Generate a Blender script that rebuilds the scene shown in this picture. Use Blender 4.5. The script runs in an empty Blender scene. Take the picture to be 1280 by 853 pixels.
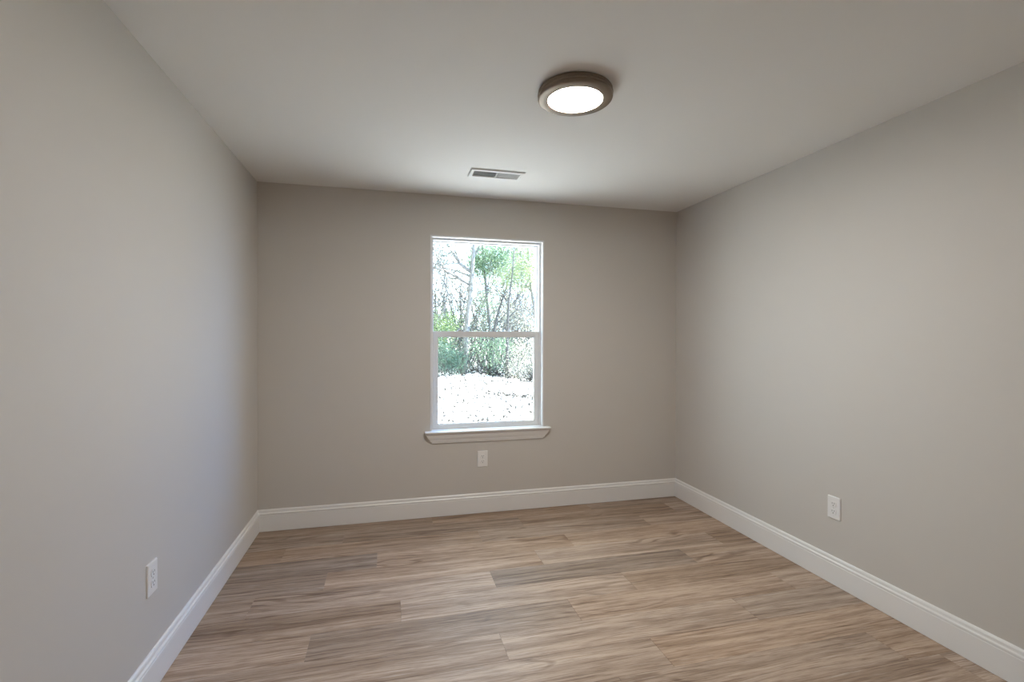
import bpy, bmesh, math, random
from mathutils import Vector, Matrix, noise as mnoise

sc = bpy.context.scene
C = sc.collection
random.seed(7)

# ------------------------------------------------------------------ camera
CAM = Vector((0.8868, -3.7332, 1.3636))
FPX = 611.6672
YAW, PITCH, ROLL = -0.2468, -0.0079, 0.0023
_cy, _sy, _cp, _sp = math.cos(YAW), math.sin(YAW), math.cos(PITCH), math.sin(PITCH)
FW = Vector((-_sy * _cp, _cy * _cp, _sp))
_r0 = Vector((_cy, _sy, 0)); _u0 = _r0.cross(FW)
RT = math.cos(ROLL) * _r0 + math.sin(ROLL) * _u0
UP = -math.sin(ROLL) * _r0 + math.cos(ROLL) * _u0
cam = bpy.data.cameras.new('camera'); cam.sensor_width = 36; cam.lens = FPX / 1280 * 36
cam.clip_start = 0.02; cam.clip_end = 300
camo = bpy.data.objects.new('camera', cam); C.objects.link(camo)
m = Matrix((RT, UP, -FW)).transposed().to_4x4(); m.translation = CAM
camo.matrix_world = m
sc.camera = camo

def at(px, py, y):
    """point seen at pixel (px, py) standing at world depth y"""
    d = FW * FPX + RT * (px - 640) - UP * (py - 426.5)
    return CAM + d * ((y - CAM.y) / d.y)

# ------------------------------------------------------------------ world, sun, exposure
SKY = (0.70, 0.86, 1.0); SKY_BLUE = (0.22, 0.78, 1.95); SKY_STRENGTH = 8.0   # whiter to the left, bluer to the right, added to cool the left wall
SUN_STRENGTH = 50.0; SUN_COL = (1.0, 0.97, 0.93)
SUN_DIR = Vector((0.80, -0.06, 0.60))          # towards the sun
LAMP_STRENGTH = 205.0; LAMP_COL = (1.0, 0.96, 0.905)
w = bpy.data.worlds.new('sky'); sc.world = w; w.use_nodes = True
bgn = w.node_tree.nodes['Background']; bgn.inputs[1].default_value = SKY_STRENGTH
_n = w.node_tree.nodes; _l = w.node_tree.links
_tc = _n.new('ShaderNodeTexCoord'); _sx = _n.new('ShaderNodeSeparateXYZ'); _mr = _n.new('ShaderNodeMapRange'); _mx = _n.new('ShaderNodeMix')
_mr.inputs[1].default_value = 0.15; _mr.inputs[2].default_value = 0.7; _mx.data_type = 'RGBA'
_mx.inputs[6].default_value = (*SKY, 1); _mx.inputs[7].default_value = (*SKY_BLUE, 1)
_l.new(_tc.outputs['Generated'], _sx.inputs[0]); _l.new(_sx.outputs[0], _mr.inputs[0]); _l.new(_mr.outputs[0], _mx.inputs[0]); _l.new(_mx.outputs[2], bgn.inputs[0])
sun = bpy.data.lights.new('sun', 'SUN'); sun.energy = SUN_STRENGTH; sun.color = SUN_COL; sun.angle = 0.01
suno = bpy.data.objects.new('sun', sun); C.objects.link(suno)
suno.rotation_euler = SUN_DIR.to_track_quat('Z', 'Y').to_euler(); suno.location = (6, -2, 8)
sc.view_settings.view_transform = 'Standard'; sc.view_settings.look = 'None'
sc.view_settings.gamma = 1; sc.view_settings.use_curve_mapping = False
sc.view_settings.exposure = 0.0
sc.cycles.max_bounces = 14; sc.cycles.diffuse_bounces = 8; sc.cycles.transparent_max_bounces = 16
sc.cycles.sample_clamp_indirect = 12

# ------------------------------------------------------------------ dimensions
W, H, FRONT = 3.2801, 2.44, -4.25            # room width, height, y of the wall behind the camera
TH = 0.16                                    # wall thickness
WX0, WX1, WZ0, WZ1 = 1.190, 2.090, 0.640, 2.134   # window opening

# ------------------------------------------------------------------ materials
def mat(name, col, rough=0.6, metal=0.0, bump=None, spec=0.5, trans=None):
    m = bpy.data.materials.new(name); m.use_nodes = True
    nt = m.node_tree; b = nt.nodes['Principled BSDF']
    b.inputs['Base Color'].default_value = (*col, 1); b.inputs['Roughness'].default_value = rough
    b.inputs['Metallic'].default_value = metal; b.inputs['Specular IOR Level'].default_value = spec
    if bump:
        scale, strength, dist = bump
        tc = nt.nodes.new('ShaderNodeTexCoord'); n = nt.nodes.new('ShaderNodeTexNoise')
        n.inputs['Scale'].default_value = scale; n.inputs['Detail'].default_value = 3
        bp = nt.nodes.new('ShaderNodeBump'); bp.inputs['Strength'].default_value = strength; bp.inputs['Distance'].default_value = dist
        nt.links.new(tc.outputs['Object'], n.inputs['Vector']); nt.links.new(n.outputs[0], bp.inputs['Height'])
        nt.links.new(bp.outputs[0], b.inputs['Normal'])
    return m

def speckle(name, cols, scale, rough=0.8):
    """colour varied by a noise through a ramp"""
    m = mat(name, cols[0], rough); nt = m.node_tree; b = nt.nodes['Principled BSDF']
    tc = nt.nodes.new('ShaderNodeTexCoord'); n = nt.nodes.new('ShaderNodeTexNoise'); r = nt.nodes.new('ShaderNodeValToRGB')
    n.inputs['Scale'].default_value = scale; n.inputs['Detail'].default_value = 4
    el = r.color_ramp.elements
    el[0].position = 0.35; el[0].color = (*cols[0], 1); el[1].position = 0.65; el[1].color = (*cols[-1], 1)
    for i, c in enumerate(cols[1:-1]):
        e = el.new(0.35 + 0.3 * (i + 1) / (len(cols) - 1)); e.color = (*c, 1)
    nt.links.new(tc.outputs['Object'], n.inputs['Vector']); nt.links.new(n.outputs[0], r.inputs[0]); nt.links.new(r.outputs[0], b.inputs['Base Color'])
    return m

M_WALL = mat('greige wall paint', (0.59, 0.56, 0.52), 0.62, bump=(260, 0.10, 0.002))
M_CEIL = mat('white ceiling paint', (0.79, 0.78, 0.76), 0.8, bump=(180, 0.10, 0.002))
M_TRIM = mat('white trim paint', (0.80, 0.79, 0.775), 0.35, bump=(60, 0.03, 0.001))
M_VINYL = mat('white vinyl', (0.72, 0.72, 0.72), 0.35, bump=(60, 0.02, 0.001))
M_PLATE = mat('white outlet plastic', (0.80, 0.79, 0.78), 0.3, bump=(120, 0.02, 0.0005))
M_SLOT = mat('dark slot', (0.02, 0.02, 0.02), 0.7, bump=(50, 0.02, 0.0005))
M_SCREW = mat('painted screw', (0.62, 0.61, 0.59), 0.4, 0.3, bump=(200, 0.05, 0.0005))
M_BRONZE = mat('brushed nickel ring', (0.25, 0.20, 0.155), 0.5, 0.75, bump=(90, 0.04, 0.0005))
M_VENT = mat('white enamelled vent', (0.76, 0.755, 0.74), 0.4, bump=(90, 0.02, 0.0005))
M_CAVITY = mat('vent cavity shade', (0.03, 0.03, 0.03), 0.8, bump=(30, 0.05, 0.001))  # near-black sheet paints the shade of the cavity behind the blades
M_LOCK = mat('shade-greyed sash lock', (0.45, 0.45, 0.45), 0.6, bump=(90, 0.02, 0.0005))  # white sash locks, greyed so the colour holds their backlit shade

def glass_mat():
    m = bpy.data.materials.new('window glass'); m.use_nodes = True; nt = m.node_tree
    nt.nodes.remove(nt.nodes['Principled BSDF'])
    o = nt.nodes['Material Output']; mix = nt.nodes.new('ShaderNodeMixShader')
    t = nt.nodes.new('ShaderNodeBsdfTransparent'); t.inputs[0].default_value = (0.94, 0.965, 0.95, 1)
    g = nt.nodes.new('ShaderNodeBsdfGlossy'); g.inputs['Roughness'].default_value = 0.02
    lw = nt.nodes.new('ShaderNodeLayerWeight'); lw.inputs[0].default_value = 0.5      # Schlick reflection at each face of the pane
    pw = nt.nodes.new('ShaderNodeMath'); pw.operation = 'POWER'; pw.inputs[1].default_value = 5; nt.links.new(lw.outputs['Facing'], pw.inputs[0])
    f = nt.nodes.new('ShaderNodeMath'); f.operation = 'MULTIPLY_ADD'; f.inputs[1].default_value = 0.96; f.inputs[2].default_value = 0.035
    nt.links.new(pw.outputs[0], f.inputs[0]); nt.links.new(f.outputs[0], mix.inputs[0]); nt.links.new(t.outputs[0], mix.inputs[1]); nt.links.new(g.outputs[0], mix.inputs[2])
    nt.links.new(mix.outputs[0], o.inputs[0]); return m
M_GLASS = glass_mat()

def lamp_mat():
    m = mat('lit white diffuser', (0.9, 0.9, 0.88), 0.5)
    b = m.node_tree.nodes['Principled BSDF']
    b.inputs['Emission Color'].default_value = (*LAMP_COL, 1); b.inputs['Emission Strength'].default_value = LAMP_STRENGTH
    return m

def floor_mat():
    m = bpy.data.materials.new('wood look vinyl plank'); m.use_nodes = True; nt = m.node_tree; N = nt.nodes; L = nt.links
    b = N['Principled BSDF']
    tc = N.new('ShaderNodeTexCoord'); sx = N.new('ShaderNodeSeparateXYZ'); L.new(tc.outputs['Object'], sx.inputs[0])
    a = N.new('ShaderNodeAttribute'); a.attribute_name = 'plank'
    sa = N.new('ShaderNodeSeparateColor'); L.new(a.outputs['Color'], sa.inputs[0])
    tone, seed, hue = sa.outputs[0], sa.outputs[1], sa.outputs[2]
    def math_(op, x, y=None):
        n = N.new('ShaderNodeMath'); n.operation = op
        for i, v in enumerate((x, y)):
            if v is None: continue
            if isinstance(v, (int, float)): n.inputs[i].default_value = v
            else: L.new(v, n.inputs[i])
        return n.outputs[0]
    sh = math_('MULTIPLY', seed, 53.0)
    xo = math_('ADD', sx.outputs[0], sh); yo = math_('ADD', sx.outputs[1], math_('MULTIPLY', seed, 17.0))
    def vec(kx, ky, extra=None):
        c = N.new('ShaderNodeCombineXYZ'); L.new(math_('MULTIPLY', xo, kx), c.inputs[0])
        yy = math_('MULTIPLY', yo, ky)
        if extra is not None: yy = math_('ADD', yy, extra)
        L.new(yy, c.inputs[1]); L.new(sh, c.inputs[2]); return c.outputs[0]
    def noise(v, scale, detail=4, rough=0.55, dist=0.0):
        n = N.new('ShaderNodeTexNoise'); n.inputs['Scale'].default_value = scale; n.inputs['Detail'].default_value = detail
        n.inputs['Roughness'].default_value = rough; n.inputs['Distortion'].default_value = dist
        L.new(v, n.inputs['Vector']); return n.outputs[0]
    def ramp(fac, stops):
        r = N.new('ShaderNodeValToRGB'); el = r.color_ramp.elements
        el[0].position, el[0].color = stops[0][0], (*stops[0][1], 1); el[1].position, el[1].color = stops[-1][0], (*stops[-1][1], 1)
        for p, c in stops[1:-1]:
            e = el.new(p); e.color = (*c, 1)
        L.new(fac, r.inputs[0]); return r.outputs[0]
    def mix(kind, fac, A, B):
        n = N.new('ShaderNodeMix'); n.data_type = 'RGBA'; n.blend_type = kind
        for s, v in ((n.inputs[0], fac), (n.inputs[6], A), (n.inputs[7], B)):
            if isinstance(v, (int, float)): s.default_value = v
            elif isinstance(v, tuple): s.default_value = (*v, 1)
            else: L.new(v, s)
        return n.outputs[2]
    warp = math_('MULTIPLY', math_('SUBTRACT', noise(vec(1.4, 4.0), 1.0, 2), 0.5), 0.9)
    warpf = math_('MULTIPLY', warp, 4.0)
    broad = noise(vec(0.7, 20.0, warp), 1.0, 5, 0.62)
    base = ramp(broad, [(0.30, (0.205, 0.138, 0.095)), (0.46, (0.325, 0.236, 0.173)), (0.60, (0.410, 0.310, 0.235)), (0.74, (0.47, 0.368, 0.290))])
    # growth-ring lines that sweep into arches where the warp is strong
    ring = math_('SINE', math_('ADD', math_('MULTIPLY', yo, 150.0), math_('MULTIPLY', noise(vec(1.1, 4.5), 1.0, 2, 0.5), 60.0)))
    ringm = ramp(ring, [(0.35, (0, 0, 0)), (1.0, (1, 1, 1))])
    patch = ramp(noise(vec(0.9, 5.0), 1.3, 2), [(0.50, (0, 0, 0)), (0.62, (1, 1, 1))])
    fine = noise(vec(9.0, 200.0, warpf), 1.0, 4, 0.65)
    finem = ramp(fine, [(0.34, (1, 1, 1)), (0.52, (0, 0, 0))])
    mid = ramp(noise(vec(2.6, 80.0, warpf), 1.0, 4, 0.62), [(0.54, (0, 0, 0)), (0.66, (1, 1, 1))])
    white = ramp(noise(vec(5.0, 130.0, warpf), 1.0, 4, 0.6), [(0.57, (0, 0, 0)), (0.72, (1, 1, 1))])
    knots = ramp(noise(vec(2.2, 26.0, warp), 1.0, 3, 0.6), [(0.58, (0, 0, 0)), (0.70, (1, 1, 1))])
    col = mix('MULTIPLY', math_('MULTIPLY', math_('MULTIPLY', ringm, patch), 0.8), base, (0.50, 0.43, 0.38))
    col = mix('MULTIPLY', math_('MULTIPLY', mid, 0.85), col, (0.54, 0.47, 0.42))
    col = mix('MULTIPLY', math_('MULTIPLY', finem, 0.75), col, (0.55, 0.49, 0.45))
    col = mix('MULTIPLY', math_('MULTIPLY', knots, 0.65), col, (0.54, 0.47, 0.42))
    col = mix('MIX', math_('MULTIPLY', white, 0.42), col, (0.60, 0.52, 0.45))
    hs = N.new('ShaderNodeHueSaturation'); L.new(col, hs.inputs['Color'])
    L.new(math_('ADD', 0.53, math_('MULTIPLY', tone, 1.32)), hs.inputs['Value'])
    L.new(math_('ADD', 0.84, math_('MULTIPLY', hue, 0.26)), hs.inputs['Saturation'])
    L.new(hs.outputs[0], b.inputs['Base Color'])
    rr = math_('ADD', 0.42, math_('MULTIPLY', fine, 0.16)); L.new(rr, b.inputs['Roughness'])
    b.inputs['Specular IOR Level'].default_value = 0.30
    bp = N.new('ShaderNodeBump'); bp.inputs['Strength'].default_value = 0.22; bp.inputs['Distance'].default_value = 0.002
    L.new(fine, bp.inputs['Height']); L.new(bp.outputs[0], b.inputs['Normal'])
    return m
M_FLOOR = floor_mat()

# ------------------------------------------------------------------ helpers
def obj(name, bm, material, parent=None, smooth=False, loc=None):
    me = bpy.data.meshes.new(name); bmesh.ops.recalc_face_normals(bm, faces=bm.faces[:]); bm.to_mesh(me); bm.free()
    for mm in (material if isinstance(material, (list, tuple)) else [material]): me.materials.append(mm)
    if smooth:
        for p in me.polygons: p.use_smooth = True
    o = bpy.data.objects.new(name, me); C.objects.link(o)
    if loc is not None: o.location = loc
    if parent is not None: o.parent = parent
    return o

def rawobj(name, verts, faces, material, parent=None, smooth=False):
    me = bpy.data.meshes.new(name); me.from_pydata(verts, [], faces); me.update(); me.materials.append(material)
    if smooth:
        for p in me.polygons: p.use_smooth = True
    o = bpy.data.objects.new(name, me); C.objects.link(o)
    if parent is not None: o.parent = parent
    return o

def thing(name, label, cat, loc=(0, 0, 0), rot=(0, 0, 0), group=None):
    o = bpy.data.objects.new(name, None); C.objects.link(o); o.empty_display_size = 0.1
    o.location = loc; o.rotation_euler = rot; o['label'] = label; o['category'] = cat
    if group: o['group'] = group
    return o

def struct(o, label=None, cat=None):
    o['kind'] = 'structure'
    if label: o['label'] = label
    if cat: o['category'] = cat
    return o

def box(bm, x0, x1, y0, y1, z0, z1, bev=0.0):
    r = bmesh.ops.create_cube(bm, size=1)
    for v in r['verts']:
        v.co = Vector((x0 + (x1 - x0) * (v.co.x + .5), y0 + (y1 - y0) * (v.co.y + .5), z0 + (z1 - z0) * (v.co.z + .5)))
    if bev:
        es = list({e for v in r['verts'] for e in v.link_edges})
        bmesh.ops.bevel(bm, geom=es, offset=bev, segments=2, affect='EDGES', profile=0.5)

def ring(bm, x0, x1, z0, z1, ins_a, ins_b, ya, yb):
    """rectangular frame in the xz plane; outer edge inset ins_a, inner edge ins_b; from depth ya to yb"""
    def rect(i, y): return [bm.verts.new(p) for p in ((x0 + i, y, z0 + i), (x1 - i, y, z0 + i), (x1 - i, y, z1 - i), (x0 + i, y, z1 - i))]
    loops = [rect(ins_a, ya), rect(ins_b, ya), rect(ins_b, yb), rect(ins_a, yb)]
    for k in range(4):
        A, B = loops[k], loops[(k + 1) % 4]
        for i in range(4):
            bm.faces.new((A[i], A[(i + 1) % 4], B[(i + 1) % 4], B[i]))

def lathe(bm, prof, seg=72):
    rows = []
    for r, z in prof:
        rows.append([bm.verts.new((r * math.cos(2 * math.pi * k / seg), r * math.sin(2 * math.pi * k / seg), z)) for k in range(seg)] if r > 1e-6 else [bm.verts.new((0, 0, z))])
    for A, B in zip(rows, rows[1:]):
        for k in range(seg):
            k2 = (k + 1) % seg
            if len(A) == 1: bm.faces.new((A[0], B[k], B[k2]))
            elif len(B) == 1: bm.faces.new((A[k], A[k2], B[0]))
            else: bm.faces.new((A[k], A[k2], B[k2], B[k]))

def tube(bm, pts, radii, seg=8):
    pts = [Vector(p) for p in pts]; rows = []
    for i, p in enumerate(pts):
        d = (pts[min(i + 1, len(pts) - 1)] - pts[max(i - 1, 0)]).normalized()
        s = d.cross(Vector((0, 1, 0.13))).normalized(); t = d.cross(s)
        rows.append([bm.verts.new(p + (s * math.cos(2 * math.pi * k / seg) + t * math.sin(2 * math.pi * k / seg)) * radii[i]) for k in range(seg)])
    for A, B in zip(rows, rows[1:]):
        for k in range(seg): bm.faces.new((A[k], A[(k + 1) % seg], B[(k + 1) % seg], B[k]))
    bm.faces.new(rows[0][::-1]); bm.faces.new(rows[-1])

# ------------------------------------------------------------------ room shell
# floor of individual planks laid along x: 0.2 m wide, 1.245 m long, joints read off row by row
ROWJ = {0: 1.20, 1: 1.835, 2: 0.249, 3: 0.818, 4: 0.545, 5: 1.457, 6: 0.946, 7: 1.788, 8: 1.380, 9: 2.035, 10: 3.027, 11: 0.70, 12: 1.60}
TONE = {  # (row, plank left of n-th joint): tone 0 dark .. 1 light; left planks darkened to paint in the dimness there
    (3, 0): 0.36, (4, 0): 0.40, (5, 0): 0.42, (1, 0): 0.40, (1, 1): 0.42, (1, 2): 0.38, (0, 0): 0.40, (0, 1): 0.42, (0, 2): 0.40, (2, 0): 0.42, (6, 0): 0.42, (7, 0): 0.58, (5, 2): 0.36, (4, 3): 0.36, (10, 1): 0.34, (7, 1): 0.42, (9, 0): 0.46, (6, 1): 0.62, (6, 2): 0.46, (8, 0): 0.60, (8, 1): 0.50}
bm = bmesh.new(); PL = 1.245
lay = bm.loops.layers.float_color.new('plank')
rf = random.Random(21)
for row in range(-1, 24):
    y1 = 0.055 - row * 0.2 if row >= 0 else 0.255
    y1, y0 = (0.055 - row * 0.2), (0.055 - row * 0.2) - 0.2
    y1 = min(y1, 0.0); y0 = max(y0, FRONT)
    if y1 - y0 < 0.004: continue
    j = ROWJ.get(row, rf.uniform(0, PL)) % PL
    xs = [0.0] + [j + k * PL for k in range(4) if 0.01 < j + k * PL < W - 0.01] + [W]
    for k in range(len(xs) - 1):
        x0, x1 = xs[k], xs[k + 1]; g = 0.0009
        tone = TONE.get((row, k), rf.uniform(0.42, 0.60)); c = (tone, rf.random(), rf.random(), 1)
        outer = [(x0, y0), (x1, y0), (x1, y1), (x0, y1)]
        inner = [(x0 + g, y0 + g), (x1 - g, y0 + g), (x1 - g, y1 - g), (x0 + g, y1 - g)]
        vo = [bm.verts.new((x, y, -0.0014)) for x, y in outer]; vi = [bm.verts.new((x, y, 0)) for x, y in inner]
        fs = [bm.faces.new(vi)] + [bm.faces.new((vo[i], vo[(i + 1) % 4], vi[(i + 1) % 4], vi[i])) for i in range(4)]
        for f in fs:
            for l in f.loops: l[lay] = c
box(bm, -TH, W + TH, FRONT - TH, TH, -0.12, -0.0016)
struct(obj('floor', bm, M_FLOOR))
bm = bmesh.new(); box(bm, -TH, W + TH, FRONT - TH, TH, H, H + 0.14); struct(obj('ceiling', bm, M_CEIL))
bm = bmesh.new(); box(bm, -TH, 0, FRONT, 0, 0, H); struct(obj('wall_left', bm, M_WALL))
bm = bmesh.new(); box(bm, W, W + TH, FRONT, 0, 0, H); struct(obj('wall_right', bm, M_WALL))
bm = bmesh.new(); box(bm, -TH, W + TH, FRONT - TH, FRONT, 0, H); struct(obj('wall_front', bm, M_WALL))
bm = bmesh.new()                                             # back wall with the window opening cut through
X = [-TH, WX0, WX1, W + TH]; Z = [0, WZ0, WZ1, H]
grid = {}
for yy in (0, TH):
    for i, x in enumerate(X):
        for k, z in enumerate(Z): grid[i, k, yy] = bm.verts.new((x, yy, z))
    for i in range(3):
        for k in range(3):
            if (i, k) != (1, 1): bm.faces.new((grid[i, k, yy], grid[i + 1, k, yy], grid[i + 1, k + 1, yy], grid[i, k + 1, yy]))
def bridge(a, b): bm.faces.new((grid[(*a, 0)], grid[(*b, 0)], grid[(*b, TH)], grid[(*a, TH)]))
for a, b in (((1, 1), (2, 1)), ((2, 1), (2, 2)), ((2, 2), (1, 2)), ((1, 2), (1, 1))): bridge(a, b)
for i in range(3): bridge((i, 0), (i + 1, 0)); bridge((i, 3), (i + 1, 3))
for k in range(3): bridge((0, k), (0, k + 1)); bridge((3, k), (3, k + 1))
struct(obj('wall_back', bm, M_WALL))

# baseboards: moulded profile (distance from wall, height)
BP = [(0, .002), (.0145, .002), (.0145, .112), (.0125, .1145), (.0125, .117), (.0165, .1195), (.0165, .1265), (.0145, .1295), (.0105, .132), (.0095, .138), (.0100, .142), (.0085, .1475), (.0045, .1525), (0, .1531)]
def baseboard(name, place, n0, n1):
    bm = bmesh.new(); A = [bm.verts.new(place(n0, d, z)) for d, z in BP]; B = [bm.verts.new(place(n1, d, z)) for d, z in BP]
    for i in range(len(BP)): bm.faces.new((A[i], A[(i + 1) % len(BP)], B[(i + 1) % len(BP)], B[i]))
    bm.faces.new(A); bm.faces.new(B); struct(obj(name, bm, M_TRIM))
baseboard('baseboard_back', lambda e, d, z: ((d if e == 0 else W - d), -d, z), 0, 1)
baseboard('baseboard_left', lambda e, d, z: (d, (-d if e == 0 else FRONT + d), z), 0, 1)
baseboard('baseboard_right', lambda e, d, z: (W - d, (-d if e == 0 else FRONT + d), z), 0, 1)
baseboard('baseboard_front', lambda e, d, z: ((d if e == 0 else W - d), FRONT + d, z), 0, 1)

# ------------------------------------------------------------------ window
win = bpy.data.objects.new('window_1', None); C.objects.link(win); struct(win)
win.location = (0, 0, 0)
STOOL = 0.650
bm = bmesh.new()
ring(bm, WX0, WX1, WZ0, WZ1, 0.0, 0.012, -0.004, 0.050)                       # white liner in the drywall opening
ring(bm, WX0, WX1, WZ0, WZ1, 0.0, 0.0265, 0.050, 0.150)                       # main frame
ring(bm, WX0, WX1, WZ0, WZ1, 0.0265, 0.033, 0.100, 0.112)                     # inner stop bead
obj('window_frame', bm, M_VINYL, win)
MZ0, MZ1 = 1.362, 1.408                                                       # meeting rail
sx0, sx1 = WX0 + 0.0275, WX1 - 0.0275
def sash(name, z0, z1, yf, yb, stile, rail_b, rail_t):
    bm = bmesh.new(); b = 0.0015
    box(bm, sx0, sx0 + stile, yf, yb, z0, z1, b); box(bm, sx1 - stile, sx1, yf, yb, z0, z1, b)
    box(bm, sx0 + stile, sx1 - stile, yf, yb, z0, z0 + rail_b, b); box(bm, sx0 + stile, sx1 - stile, yf, yb, z1 - rail_t, z1, b)
    ring(bm, sx0 + stile, sx1 - stile, z0 + rail_b, z1 - rail_t, 0.0, 0.005, yf + 0.006, yf + 0.020)   # glazing bead
    o = obj(name, bm, M_VINYL, win)
    bm = bmesh.new(); g = (yf + yb) / 2 + 0.003
    box(bm, sx0 + stile - .006, sx1 - stile + .006, g, g + 0.004, z0 + rail_b - .006, z1 - rail_t + .006)
    obj('window_pane', bm, M_GLASS, o)
    return o
lower = sash('lower_sash', 0.648, MZ1, 0.056, 0.098, 0.033, 0.040, MZ1 - MZ0 - 0.005)
bm = bmesh.new()                                                              # fixed upper light
box(bm, sx0, sx1, 0.115, 0.148, MZ0 + 0.004, MZ1 - 0.004, 0.0015)
ring(bm, WX0, WX1, MZ1 - 0.03, WZ1, 0.0265, 0.031, 0.126, 0.142)
upper = obj('upper_sash', bm, M_VINYL, win)
bm = bmesh.new(); box(bm, WX0 + .022, WX1 - .022, 0.131, 0.135, MZ1 - 0.006, WZ1 - .022); obj('window_pane', bm, M_GLASS, upper)
def sash_lock(x):
    bm = bmesh.new()
    box(bm, x - .024, x + .024, .064, .092, MZ1, MZ1 + .006, .002)
    lathe_bm = []
    box(bm, x - .011, x + .011, .068, .088, MZ1 + .005, MZ1 + .013, .003)
    box(bm, x - .006, x + .030, .058, .070, MZ1 + .007, MZ1 + .014, .003)
    return obj('sash_lock', bm, M_LOCK, lower)
sash_lock(1.425); sash_lock(1.868)
# stool (inner sill) with a rounded nose, and the mitred moulding below it
bm = bmesh.new(); SX0, SX1, SN = 1.150, 2.136, 0.050
nose = [(0.052, STOOL), (-SN + .006, STOOL), (-SN + .0015, STOOL - .002), (-SN, STOOL - .007), (-SN + .0015, STOOL - .012), (-SN + .006, STOOL - .014), (0.0, STOOL - .014), (0.0, STOOL - .0142)]
prof = [(0.052, STOOL), (-SN + .006, STOOL), (-SN + .0015, STOOL - .002), (-SN, STOOL - .007), (-SN + .0015, STOOL - .012), (-SN + .006, STOOL - .014), (0.052, STOOL - .014)]
def sill_x(y, end): return (SX0 if y < 0.0005 else WX0 + .0125) if end == 0 else (SX1 if y < 0.0005 else WX1 - .0125)
pr = [(0.0, STOOL)] + prof[1:6] + [(0.0, STOOL - .014)]
A = [bm.verts.new((SX0, y, z)) for y, z in pr]; B = [bm.verts.new((SX1, y, z)) for y, z in pr]
for i in range(len(pr)): bm.faces.new((A[i], A[(i + 1) % len(pr)], B[(i + 1) % len(pr)], B[i]))
bm.faces.new(A); bm.faces.new(B)
box(bm, WX0 + .0125, WX1 - .0125, 0.0, 0.055, STOOL - .010, STOOL)
obj('window_sill', bm, M_TRIM, win)
bm = bmesh.new()
ap = [(.037, STOOL - .014), (.037, STOOL - .020), (.034, STOOL - .024), (.031, STOOL - .036), (.026, STOOL - .052), (.019, STOOL - .066), (.0165, STOOL - .072), (.0165, STOOL - .078), (.010, STOOL - .084), (.010, STOOL - .092)]
rows = []
for d, z in ap:
    i = (.037 - d) * 1.8
    rows.append([bm.verts.new(p) for p in ((SX0 + .004 + i, 0, z), (SX0 + .004 + i, -d, z), (SX1 - .004 - i, -d, z), (SX1 - .004 - i, 0, z))])
for R0, R1 in zip(rows, rows[1:]):
    for k in range(4): bm.faces.new((R0[k], R0[(k + 1) % 4], R1[(k + 1) % 4], R1[k]))
bm.faces.new(rows[0]); bm.faces.new(rows[-1])
obj('sill_moulding', bm, M_TRIM, win)

# ------------------------------------------------------------------ ceiling light
lamp = thing('ceiling_light', 'round flush ceiling light with bronze-nickel ring and glowing white disc', 'ceiling light', (1.675, -1.722, H))
bm = bmesh.new()
lathe(bm, [(0, 0), (.150, 0), (.158, -.002), (.1605, -.006), (.1605, -.012), (.1585, -.0135), (.1585, -.0155), (.1625, -.017), (.1635, -.020), (.1625, -.0235), (.1605, -.025), (.1605, -.027), (.1620, -.0285), (.1620, -.034), (.1605, -.0385), (.1575, -.0415), (.1535, -.0430), (.140, -.0440), (.1215, -.0450), (.1190, -.0443), (.1180, -.040), (0, -.040)])
obj('housing_ring', bm, M_BRONZE, lamp, smooth=True)
bm = bmesh.new()
lathe(bm, [(0, -.0437), (.04, -.0436), (.08, -.0433), (.105, -.0428), (.114, -.0422), (.1178, -.0410)])
obj('light_diffuser', bm, lamp_mat(), lamp, smooth=True)

# ------------------------------------------------------------------ ceiling vent
VX0, VX1, VY0, VY1 = 1.395, 1.752, -0.650, -0.492
vent = thing('ceiling_vent', 'white rectangular louvred air vent in the ceiling above the window', 'air vent', ((VX0 + VX1) / 2, (VY0 + VY1) / 2, H))
vx, vy = (VX1 - VX0) / 2, (VY1 - VY0) / 2
bm = bmesh.new()
def rectloop(a, b, z): return [bm.verts.new(p) for p in ((-a, -b, z), (a, -b, z), (a, b, z), (-a, b, z))]
ls = [rectloop(vx, vy, 0), rectloop(vx, vy, -.004), rectloop(vx - .006, vy - .006, -.010), rectloop(vx - .026, vy - .026, -.010), rectloop(vx - .028, vy - .028, -.002)]
for A, B in zip(ls, ls[1:]):
    for i in range(4): bm.faces.new((A[i], A[(i + 1) % 4], B[(i + 1) % 4], B[i]))
box(bm, -.004, .004, -vy + .027, vy - .027, -.010, -.003)                      # centre bar
obj('vent_frame', bm, M_VENT, vent)
bm = bmesh.new(); box(bm, -vx + .02, vx - .02, -vy + .02, vy - .02, -.0012, -.0004); obj('vent_backing', bm, M_CAVITY, vent)
bm = bmesh.new(); ns = 11
for side in (-1, 1):
    for k in range(ns):
        xc = side * (.010 + (k + .5) * (vx - .040) / ns)
        p = [(xc + side * .0024, -.0092), (xc - side * .0024, -.0022)]
        n = Vector((p[1][1] - p[0][1], -(p[1][0] - p[0][0]))).normalized() * .0009
        vs = []
        for yy in (-vy + .027, vy - .027):
            vs.append([bm.verts.new((q[0] + s * n.x, yy, q[1] + s * n.y)) for q, s in ((p[0], 1), (p[1], 1), (p[1], -1), (p[0], -1))])
        for i in range(4): bm.faces.new((vs[0][i], vs[0][(i + 1) % 4], vs[1][(i + 1) % 4], vs[1][i]))
        bm.faces.new(vs[0]); bm.faces.new(vs[1])
obj('louvre_blades', bm, M_VENT, vent)
for s in (-1, 1):
    bm = bmesh.new(); lathe(bm, [(0, -.0125), (.003, -.0122), (.0045, -.0110), (.0048, -.0098)], 16)
    obj('screw', bm, M_SCREW, vent, True, (s * (vx - .013), 0, 0))

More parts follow.
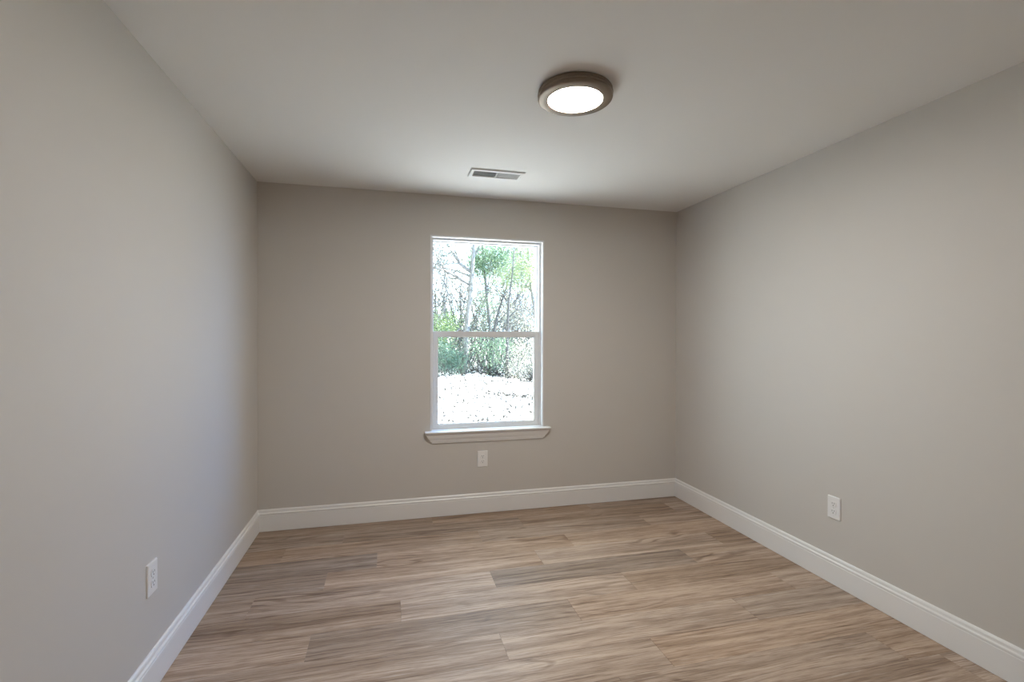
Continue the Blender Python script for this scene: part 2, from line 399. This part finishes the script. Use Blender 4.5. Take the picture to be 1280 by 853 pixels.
# ------------------------------------------------------------------ outlets
def rrect(hw, hh, r, n=6):
    pts = []
    for cx, cz, a0 in ((hw - r, hh - r, 0), (-hw + r, hh - r, 90), (-hw + r, -hh + r, 180), (hw - r, -hh + r, 270)):
        for k in range(n + 1):
            a = math.radians(a0 + 90 * k / n); pts.append((cx + r * math.cos(a), cz + r * math.sin(a)))
    return pts
def stack(bm, shapes):
    """close a stack of equal-length outlines [(pts, y)] into a solid"""
    L = [[bm.verts.new((x, y, z)) for x, z in pts] for pts, y in shapes]
    for A, B in zip(L, L[1:]):
        for i in range(len(A)): bm.faces.new((A[i], A[(i + 1) % len(A)], B[(i + 1) % len(A)], B[i]))
    bm.faces.new(L[0]); bm.faces.new(L[-1])
def outlet(label, loc, rz):
    t = thing('wall_outlet', label, 'outlet', loc, (0, 0, rz), 'duplex outlets on the walls')
    bm = bmesh.new()
    stack(bm, [(rrect(.0395, .062, .003), 0), (rrect(.0395, .062, .003), -.0035), (rrect(.0375, .060, .003), -.0062), (rrect(.035, .0575, .003), -.0068)])
    obj('cover_plate', bm, M_PLATE, t)
    for s in (-1, 1):
        bm = bmesh.new(); zc = s * .0205
        def face(k):
            out = []
            for i in range(32):
                a = 2 * math.pi * i / 32; x, z = .0185 * math.cos(a), .0185 * math.sin(a)
                out.append((x * k, zc + max(-.0148, min(.0148, z)) * k))
            return out
        stack(bm, [(face(1.08), -.0066), (face(1.08), -.0070), (face(1.0), -.0071), (face(.98), -.0092)])
        rc = obj('receptacle', bm, M_PLATE, t)
        bm = bmesh.new()
        box(bm, -.0078, -.0055, -.0094, -.0088, zc - .001, zc + .0085); box(bm, .0055, .0078, -.0094, -.0088, zc + .0005, zc + .0085)
        stack(bm, [([(.0030 * math.cos(a), zc - .0080 + .0030 * (math.sin(a) if math.sin(a) > 0 else math.sin(a) * .8)) for a in [2 * math.pi * i / 14 for i in range(14)]], y) for y in (-.0088, -.0094)])
        obj('contact_slots', bm, M_SLOT, rc)
    bm = bmesh.new(); stack(bm, [([(r * math.cos(2 * math.pi * i / 16), r * math.sin(2 * math.pi * i / 16)) for i in range(16)], y) for r, y in ((.0034, -.0066), (.0034, -.0078), (.0022, -.0086))])
    obj('screw', bm, M_SCREW, t)
    return t
outlet('white duplex outlet below the window on the back wall', (1.593, 0, 0.419), 0)
outlet('white duplex outlet low on the left wall', (0, -1.575, 0.434), math.radians(90))
outlet('white duplex outlet low on the right wall', (W, -1.550, 0.423), math.radians(-90))

# ------------------------------------------------------------------ outdoors
GZ = -0.40
M_GROUND = speckle('pale leaf-strewn yard', [(0.46, 0.42, 0.37), (0.62, 0.59, 0.54)], 3.0)
M_LITTER = speckle('dry brown leaves', [(0.014, 0.012, 0.010), (0.055, 0.045, 0.036)], 8.0)
M_BARK = speckle('grey bark', [(0.065, 0.060, 0.053), (0.13, 0.122, 0.108)], 14.0)
M_PALEBARK = speckle('pale grey bark', [(0.085, 0.08, 0.075), (0.17, 0.163, 0.15)], 10.0)
def leafmat(name, a, b):
    m = speckle(name, [a, b], 5.0); nt = m.node_tree; pb = nt.nodes['Principled BSDF']
    tr = nt.nodes.new('ShaderNodeBsdfTranslucent'); mx = nt.nodes.new('ShaderNodeMixShader'); mx.inputs[0].default_value = 0.4
    src = pb.inputs['Base Color'].links[0].from_socket; nt.links.new(src, tr.inputs[0])
    nt.links.new(pb.outputs[0], mx.inputs[1]); nt.links.new(tr.outputs[0], mx.inputs[2]); nt.links.new(mx.outputs[0], nt.nodes['Material Output'].inputs[0])
    return m
M_GREEN = leafmat('mid green leaves', (0.090, 0.145, 0.085), (0.245, 0.335, 0.20))
M_YELLOW = leafmat('yellow green leaves', (0.14, 0.18, 0.085), (0.36, 0.405, 0.23))
M_BUSH = leafmat('light green bush leaves', (0.12, 0.18, 0.075), (0.32, 0.41, 0.20))
M_GREYLEAF = leafmat('grey green leaves', (0.07, 0.08, 0.07), (0.16, 0.18, 0.155))
M_SHADEBARK = speckle('shade-darkened bark', [(0.022, 0.021, 0.020), (0.055, 0.052, 0.048)], 14.0)  # bark darkened so the colour carries the shade on the slim trunks
M_DARKGREEN = leafmat('bluish green leaves', (0.060, 0.105, 0.075), (0.15, 0.235, 0.165))
M_PALELEAF = leafmat('pale dry leaves', (0.17, 0.17, 0.125), (0.46, 0.45, 0.36))
M_BROWN = leafmat('dark dry brush', (0.020, 0.018, 0.016), (0.06, 0.052, 0.044))

def yard_z(x, y): return GZ + 0.05 * mnoise.noise(Vector((x * .3, y * .3, 0)))
verts, faces = [], []; nx, ny = 60, 60
for j in range(ny + 1):
    for i in range(nx + 1):
        x = -25 + 70 * i / nx; y = TH + 0.1 + 60 * (j / ny) ** 1.5
        verts.append((x, y, yard_z(x, y) + max(0, y - 26) * .05))
for j in range(ny):
    for i in range(nx):
        a = j * (nx + 1) + i; faces.append((a, a + 1, a + nx + 2, a + nx + 1))
struct(rawobj('yard', verts, faces, M_GROUND, smooth=True))

def leaf(V, F, p, size, rng):
    d = Vector((rng.gauss(0, 1), rng.gauss(0, 1), rng.gauss(0, .8))).normalized()
    s = d.cross(Vector((rng.gauss(0, 1), rng.gauss(0, 1), rng.gauss(0, 1)))).normalized(); n = d.cross(s)
    L, Wd = size, size * .55; b = len(V)
    for q in (p - d * L * .5, p + s * Wd * .5 + n * L * .08, p + d * L * .5, p - s * Wd * .5 + n * L * .08): V.append(q[:])
    F.append((b, b + 1, b + 2)); F.append((b, b + 2, b + 3))

def cloud(V, F, px, py, y, rx, ry, n, size, rng, depth=1.0):
    """leaves in an uneven blob around a point, in clumps"""
    c = at(px, py, y); k = y / FPX * 1.15
    for _ in range(max(4, n // 18)):
        while True:
            u, v, q = rng.uniform(-1, 1), rng.uniform(-1, 1), rng.uniform(-1, 1)
            if u * u + v * v + q * q < 1: break
        cc = c + Vector((u * rx * k, q * depth, v * ry * k)); sp = rng.uniform(.16, .42)
        for _ in range(40):
            p = cc + Vector((rng.gauss(0, sp), rng.gauss(0, sp), rng.gauss(0, sp * .8)))
            if p.z > GZ + .05: leaf(V, F, p, size * rng.uniform(.6, 1.3), rng)

def twigs(bm, p0, d0, n, length, r, rng, level=2):
    for _ in range(n):
        d = (d0 + Vector((rng.gauss(0, .7), rng.gauss(0, .7), rng.gauss(0, .5)))).normalized()
        pts = [p0]; L = length * rng.uniform(.6, 1.2)
        for s in range(4):
            d = (d + Vector((rng.gauss(0, .18), rng.gauss(0, .18), rng.gauss(.02, .15)))).normalized(); pts.append(pts[-1] + d * L / 4)
        tube(bm, pts, [r, r * .8, r * .6, r * .45, r * .25], 5)
        if level > 1: twigs(bm, pts[2], d, 2, L * .55, r * .5, rng, level - 1); twigs(bm, pts[3], d, 1, L * .5, r * .45, rng, level - 1)

def tree(label, y, trunk, rad, limbs, bark, clouds, leafm, seed, leafsize=.085, name='tree', cat='tree', ntw=1):
    rng = random.Random(seed)
    base = at(trunk[0][0], trunk[0][1], y); base.z = yard_z(base.x, base.y) - .05
    t = thing(name, label, cat, base)
    bm = bmesh.new()
    pts = [base] + [at(px, py, y) for px, py in trunk[1:]]; n = len(pts)
    tube(bm, pts, [rad * (1.15 - .75 * i / (n - 1)) for i in range(n)], 10)
    for path, r0, dy in limbs:
        q = [at(px, py, y + dy * i / max(1, len(path) - 1)) for i, (px, py) in enumerate(path)]
        tube(bm, q, [r0 * (1 - .65 * i / max(1, len(q) - 1)) for i in range(len(q))], 7)
        for i in range(1, len(q)):
            d = (q[i] - q[i - 1]).normalized(); twigs(bm, q[i], d, ntw + 1, 1.1, max(.016, r0 * .45), rng)
    for v in bm.verts: v.co -= base
    obj('trunk', bm, bark, t, smooth=True)
    if clouds:
        V, F = [], []
        for px, py, rx, ry, cnt in clouds: cloud(V, F, px, py, y, rx, ry, cnt, leafsize, rng)
        V = [(Vector(v) - base)[:] for v in V]
        rawobj('foliage', V, F, leafm, t)
    return t

tree('tall slanting tree with a pale trunk, seen left of centre through the window', 19.5,
     [(579, 470), (583, 415), (587, 375), (590, 340), (593, 300), (596, 255), (600, 200)], .13,
     [([(588, 356), (574, 348), (560, 340), (543, 335), (525, 330)], .085, -.5), ([(590, 341), (575, 330), (565, 315), (556, 300), (546, 280)], .085, .6),
      ([(589, 346), (572, 339), (558, 336)], .055, .8), ([(592, 322), (604, 300), (618, 280)], .05, .5), ([(557, 339), (555, 352), (559, 366), (557, 380)], .05, 0)],
     M_PALEBARK, [(548, 308, 10, 12, 420), (556, 320, 10, 12, 260), (545, 330, 6, 10, 160), (600, 240, 40, 30, 600)], M_GREYLEAF, 3, .08, ntw=2)
tree('green-leaved tree, its crown filling the upper middle of the window view', 21.0,
     [(616, 470), (613, 415), (610, 385), (607, 355), (604, 325), (602, 290), (604, 240)], .085,
     [([(606, 345), (618, 330), (632, 318), (645, 305)], .04, -.5), ([(605, 335), (598, 322), (590, 312)], .035, .4), ([(608, 365), (600, 350), (593, 338)], .025, 0)],
     M_BARK, [(612, 322, 22, 14, 2000), (596, 328, 13, 10, 900), (628, 333, 18, 12, 1100), (640, 312, 20, 12, 1000), (606, 340, 14, 8, 520), (620, 280, 40, 22, 900), (606, 385, 9, 25, 360)], M_GREEN, 5)
tree('yellow-green tree, its crown at the upper right of the window view', 17.5,
     [(672, 480), (671, 430), (668, 385), (662, 350), (660, 310), (664, 260)], .07,
     [([(668, 382), (661, 388), (654, 392)], .03, 0), ([(664, 365), (654, 352), (645, 345)], .03, .3), ([(661, 335), (652, 322), (646, 312)], .03, 0)],
     M_BARK, [(650, 340, 20, 14, 1500), (662, 322, 14, 18, 1000), (636, 350, 16, 9, 620), (664, 352, 10, 14, 420), (655, 280, 26, 20, 500)], M_YELLOW, 9, .075)
tree('shaded slim trunk leaning right, right of the tallest trunks in the window view', 18.5,
     [(611, 470), (616, 420), (622, 393), (627, 378), (632, 362), (640, 335), (648, 300)], .055,
     [([(627, 378), (622, 365), (619, 352)], .02, 0), ([(630, 368), (640, 358), (648, 352)], .02, 0)], M_SHADEBARK, [(640, 395, 16, 16, 240)], M_PALELEAF, 12, .06)
tree('shaded upright slim trunk standing in the brush right of the middle of the window view', 16.5,
     [(634, 478), (634, 430), (635, 400), (636, 378), (640, 345), (643, 310)], .06,
     [([(635, 398), (645, 388), (653, 372), (657, 360)], .026, .2), ([(635, 410), (648, 400), (660, 394)], .022, 0), ([(636, 385), (630, 372), (627, 360)], .02, 0)], M_SHADEBARK, [(656, 400, 12, 18, 240)], M_PALELEAF, 14, .055, ntw=2)
tree('slender grey tree behind the pale slanting trunk', 24.0,
     [(571, 462), (574, 420), (576, 395), (575, 370), (578, 340), (577, 300)], .05,
     [([(575, 385), (566, 370), (558, 362)], .02, 0), ([(576, 372), (585, 360), (596, 354)], .02, 0)], M_BARK, [(565, 385, 16, 16, 360), (598, 400, 12, 14, 300)], M_PALELEAF, 17, .07, ntw=2)
# shrubs
def shrub(label, y, px, base_py, blobs, leafm, seed, size=.075, stems=8, h=1.6):
    rng = random.Random(seed); base = at(px, base_py, y); base.z = yard_z(base.x, base.y) - .03
    t = thing('shrub', label, 'shrub', base); bm = bmesh.new()
    for _ in range(stems):
        twigs(bm, Vector((rng.uniform(-.25, .25), rng.uniform(-.2, .2), 0)), Vector((0, 0, 1.4)), 1, h * rng.uniform(.6, 1), .016, rng)
    obj('stem', bm, M_BARK, t); V, F = [], []
    for a in blobs: cloud(V, F, *a[:2], y, *a[2:], size, rng, .5)
    V = [(Vector(v) - base)[:] for v in V]; rawobj('foliage', V, F, leafm, t); return t
shrub('light green leafy bush at the left edge of the window view', 20.5, 553, 462, [(553, 402, 15, 12, 800), (546, 415, 10, 10, 300), (563, 412, 10, 8, 260), (556, 428, 14, 14, 400)], M_BUSH, 31, h=2.2)
shrub('dark bluish-green shrub at the edge of the yard, lower left in the window', 19.0, 562, 466, [(558, 445, 14, 12, 700), (574, 448, 10, 10, 420), (563, 458, 16, 6, 300), (550, 435, 10, 10, 260)], M_DARKGREEN, 33)
shrub('mid green shrub at the edge of the yard in the middle of the window', 18.0, 620, 472, [(618, 438, 16, 12, 380), (630, 432, 10, 10, 200), (600, 432, 14, 12, 200), (622, 455, 18, 6, 200)], M_GREEN, 35, stems=4)
shrub('pale thin shrub at the right edge of the window view', 15.0, 655, 486, [(652, 448, 14, 22, 420), (664, 440, 8, 22, 260), (645, 465, 16, 8, 200)], M_PALELEAF, 37, .055)

# brush and far thicket nobody could count
rng = random.Random(51); bm = bmesh.new()
edge = [(541, 465, 23.0), (565, 468, 21.5), (590, 471, 19.5), (615, 475, 18.0), (640, 481, 16.4), (670, 490, 14.8), (700, 500, 13.5)]
for _ in range(80):
    f = rng.random() ** .48 * (len(edge) - 1); i = int(f); f -= i; a, b = edge[i], edge[i + 1]
    y = a[2] + (b[2] - a[2]) * f + rng.uniform(-.4, .8); p = at(a[0] + (b[0] - a[0]) * f, 470, y); p.z = yard_z(p.x, p.y)
    twigs(bm, p, Vector((0, 0, .5)), 2, .6, .026, rng)
o = obj('brush', bm, M_BROWN); o['kind'] = 'stuff'; o['label'] = 'low dark dry brush along the edge of the yard'; o['category'] = 'brush'
V, F = [], []; rng = random.Random(52); bm = bmesh.new()
for _ in range(360):
    y = rng.uniform(21, 34); px = rng.uniform(490, 730); p = at(px, 440, y); p.z = yard_z(p.x, p.y) + max(0, y - 26) * .05
    twigs(bm, p, Vector((0, 0, 2)), 1, rng.uniform(1.5, 8.0), .045, rng)
o = obj('thicket', bm, M_BARK); o['kind'] = 'stuff'; o['label'] = 'grey tangle of thin stems and twigs far behind the trees'; o['category'] = 'thicket'
for _ in range(1500):
    y = rng.uniform(22, 34); px = rng.uniform(480, 740); py = 465 - 215 * rng.random() ** 1.15
    if px < 588 and py < 395 and rng.random() < .78: continue
    c = at(px, py, y); sp = rng.uniform(.12, .34)
    for _ in range(26):
        p = c + Vector((rng.gauss(0, sp), rng.gauss(0, sp), rng.gauss(0, sp * .8)))
        if p.z > yard_z(p.x, p.y) + max(0, p.y - 26) * .05: leaf(V, F, p, rng.uniform(.08, .19), rng)
for _ in range(1300):                                          # the wood runs on to both sides of the view
    px = rng.choice((rng.uniform(150, 480), rng.uniform(740, 1120))); y = rng.uniform(17, 25)
    c = at(px, 440, y); c.z = yard_z(c.x, c.y) + .2 + 10.0 * rng.random() ** 1.1; sp = rng.uniform(.25, .6)
    for _ in range(22):
        p = c + Vector((rng.gauss(0, sp), rng.gauss(0, sp), rng.gauss(0, sp * .8)))
        if p.z > GZ + .1: leaf(V, F, p, rng.uniform(.20, .38), rng)
o = rawobj('undergrowth', V, F, M_PALELEAF); o['kind'] = 'stuff'; o['label'] = 'pale leafy undergrowth filling the wood behind the trees'; o['category'] = 'undergrowth'
V, F = [], []; rng = random.Random(53)
for _ in range(5200):
    y = 3 + 22 * rng.random() ** .8; x = rng.uniform(.5, 1.0 + .42 * y + .8)
    leaf(V, F, Vector((x, y, yard_z(x, y) + .05)), rng.uniform(.04, .12), rng)
for _ in range(110):                                           # a drift of leaves across the right of the yard
    f = rng.random(); d = at(606 + 64 * f, 492 + 5 * f + rng.gauss(0, 1.6), 10) - CAM; p = CAM + d * ((GZ + .03 - CAM.z) / d.z)
    leaf(V, F, Vector((p.x, p.y, yard_z(p.x, p.y) + .06)), rng.uniform(.06, .15), rng)
o = rawobj('fallen_leaves', V, F, M_LITTER); o['kind'] = 'stuff'; o['label'] = 'dry leaves scattered over the bright yard'; o['category'] = 'leaves'
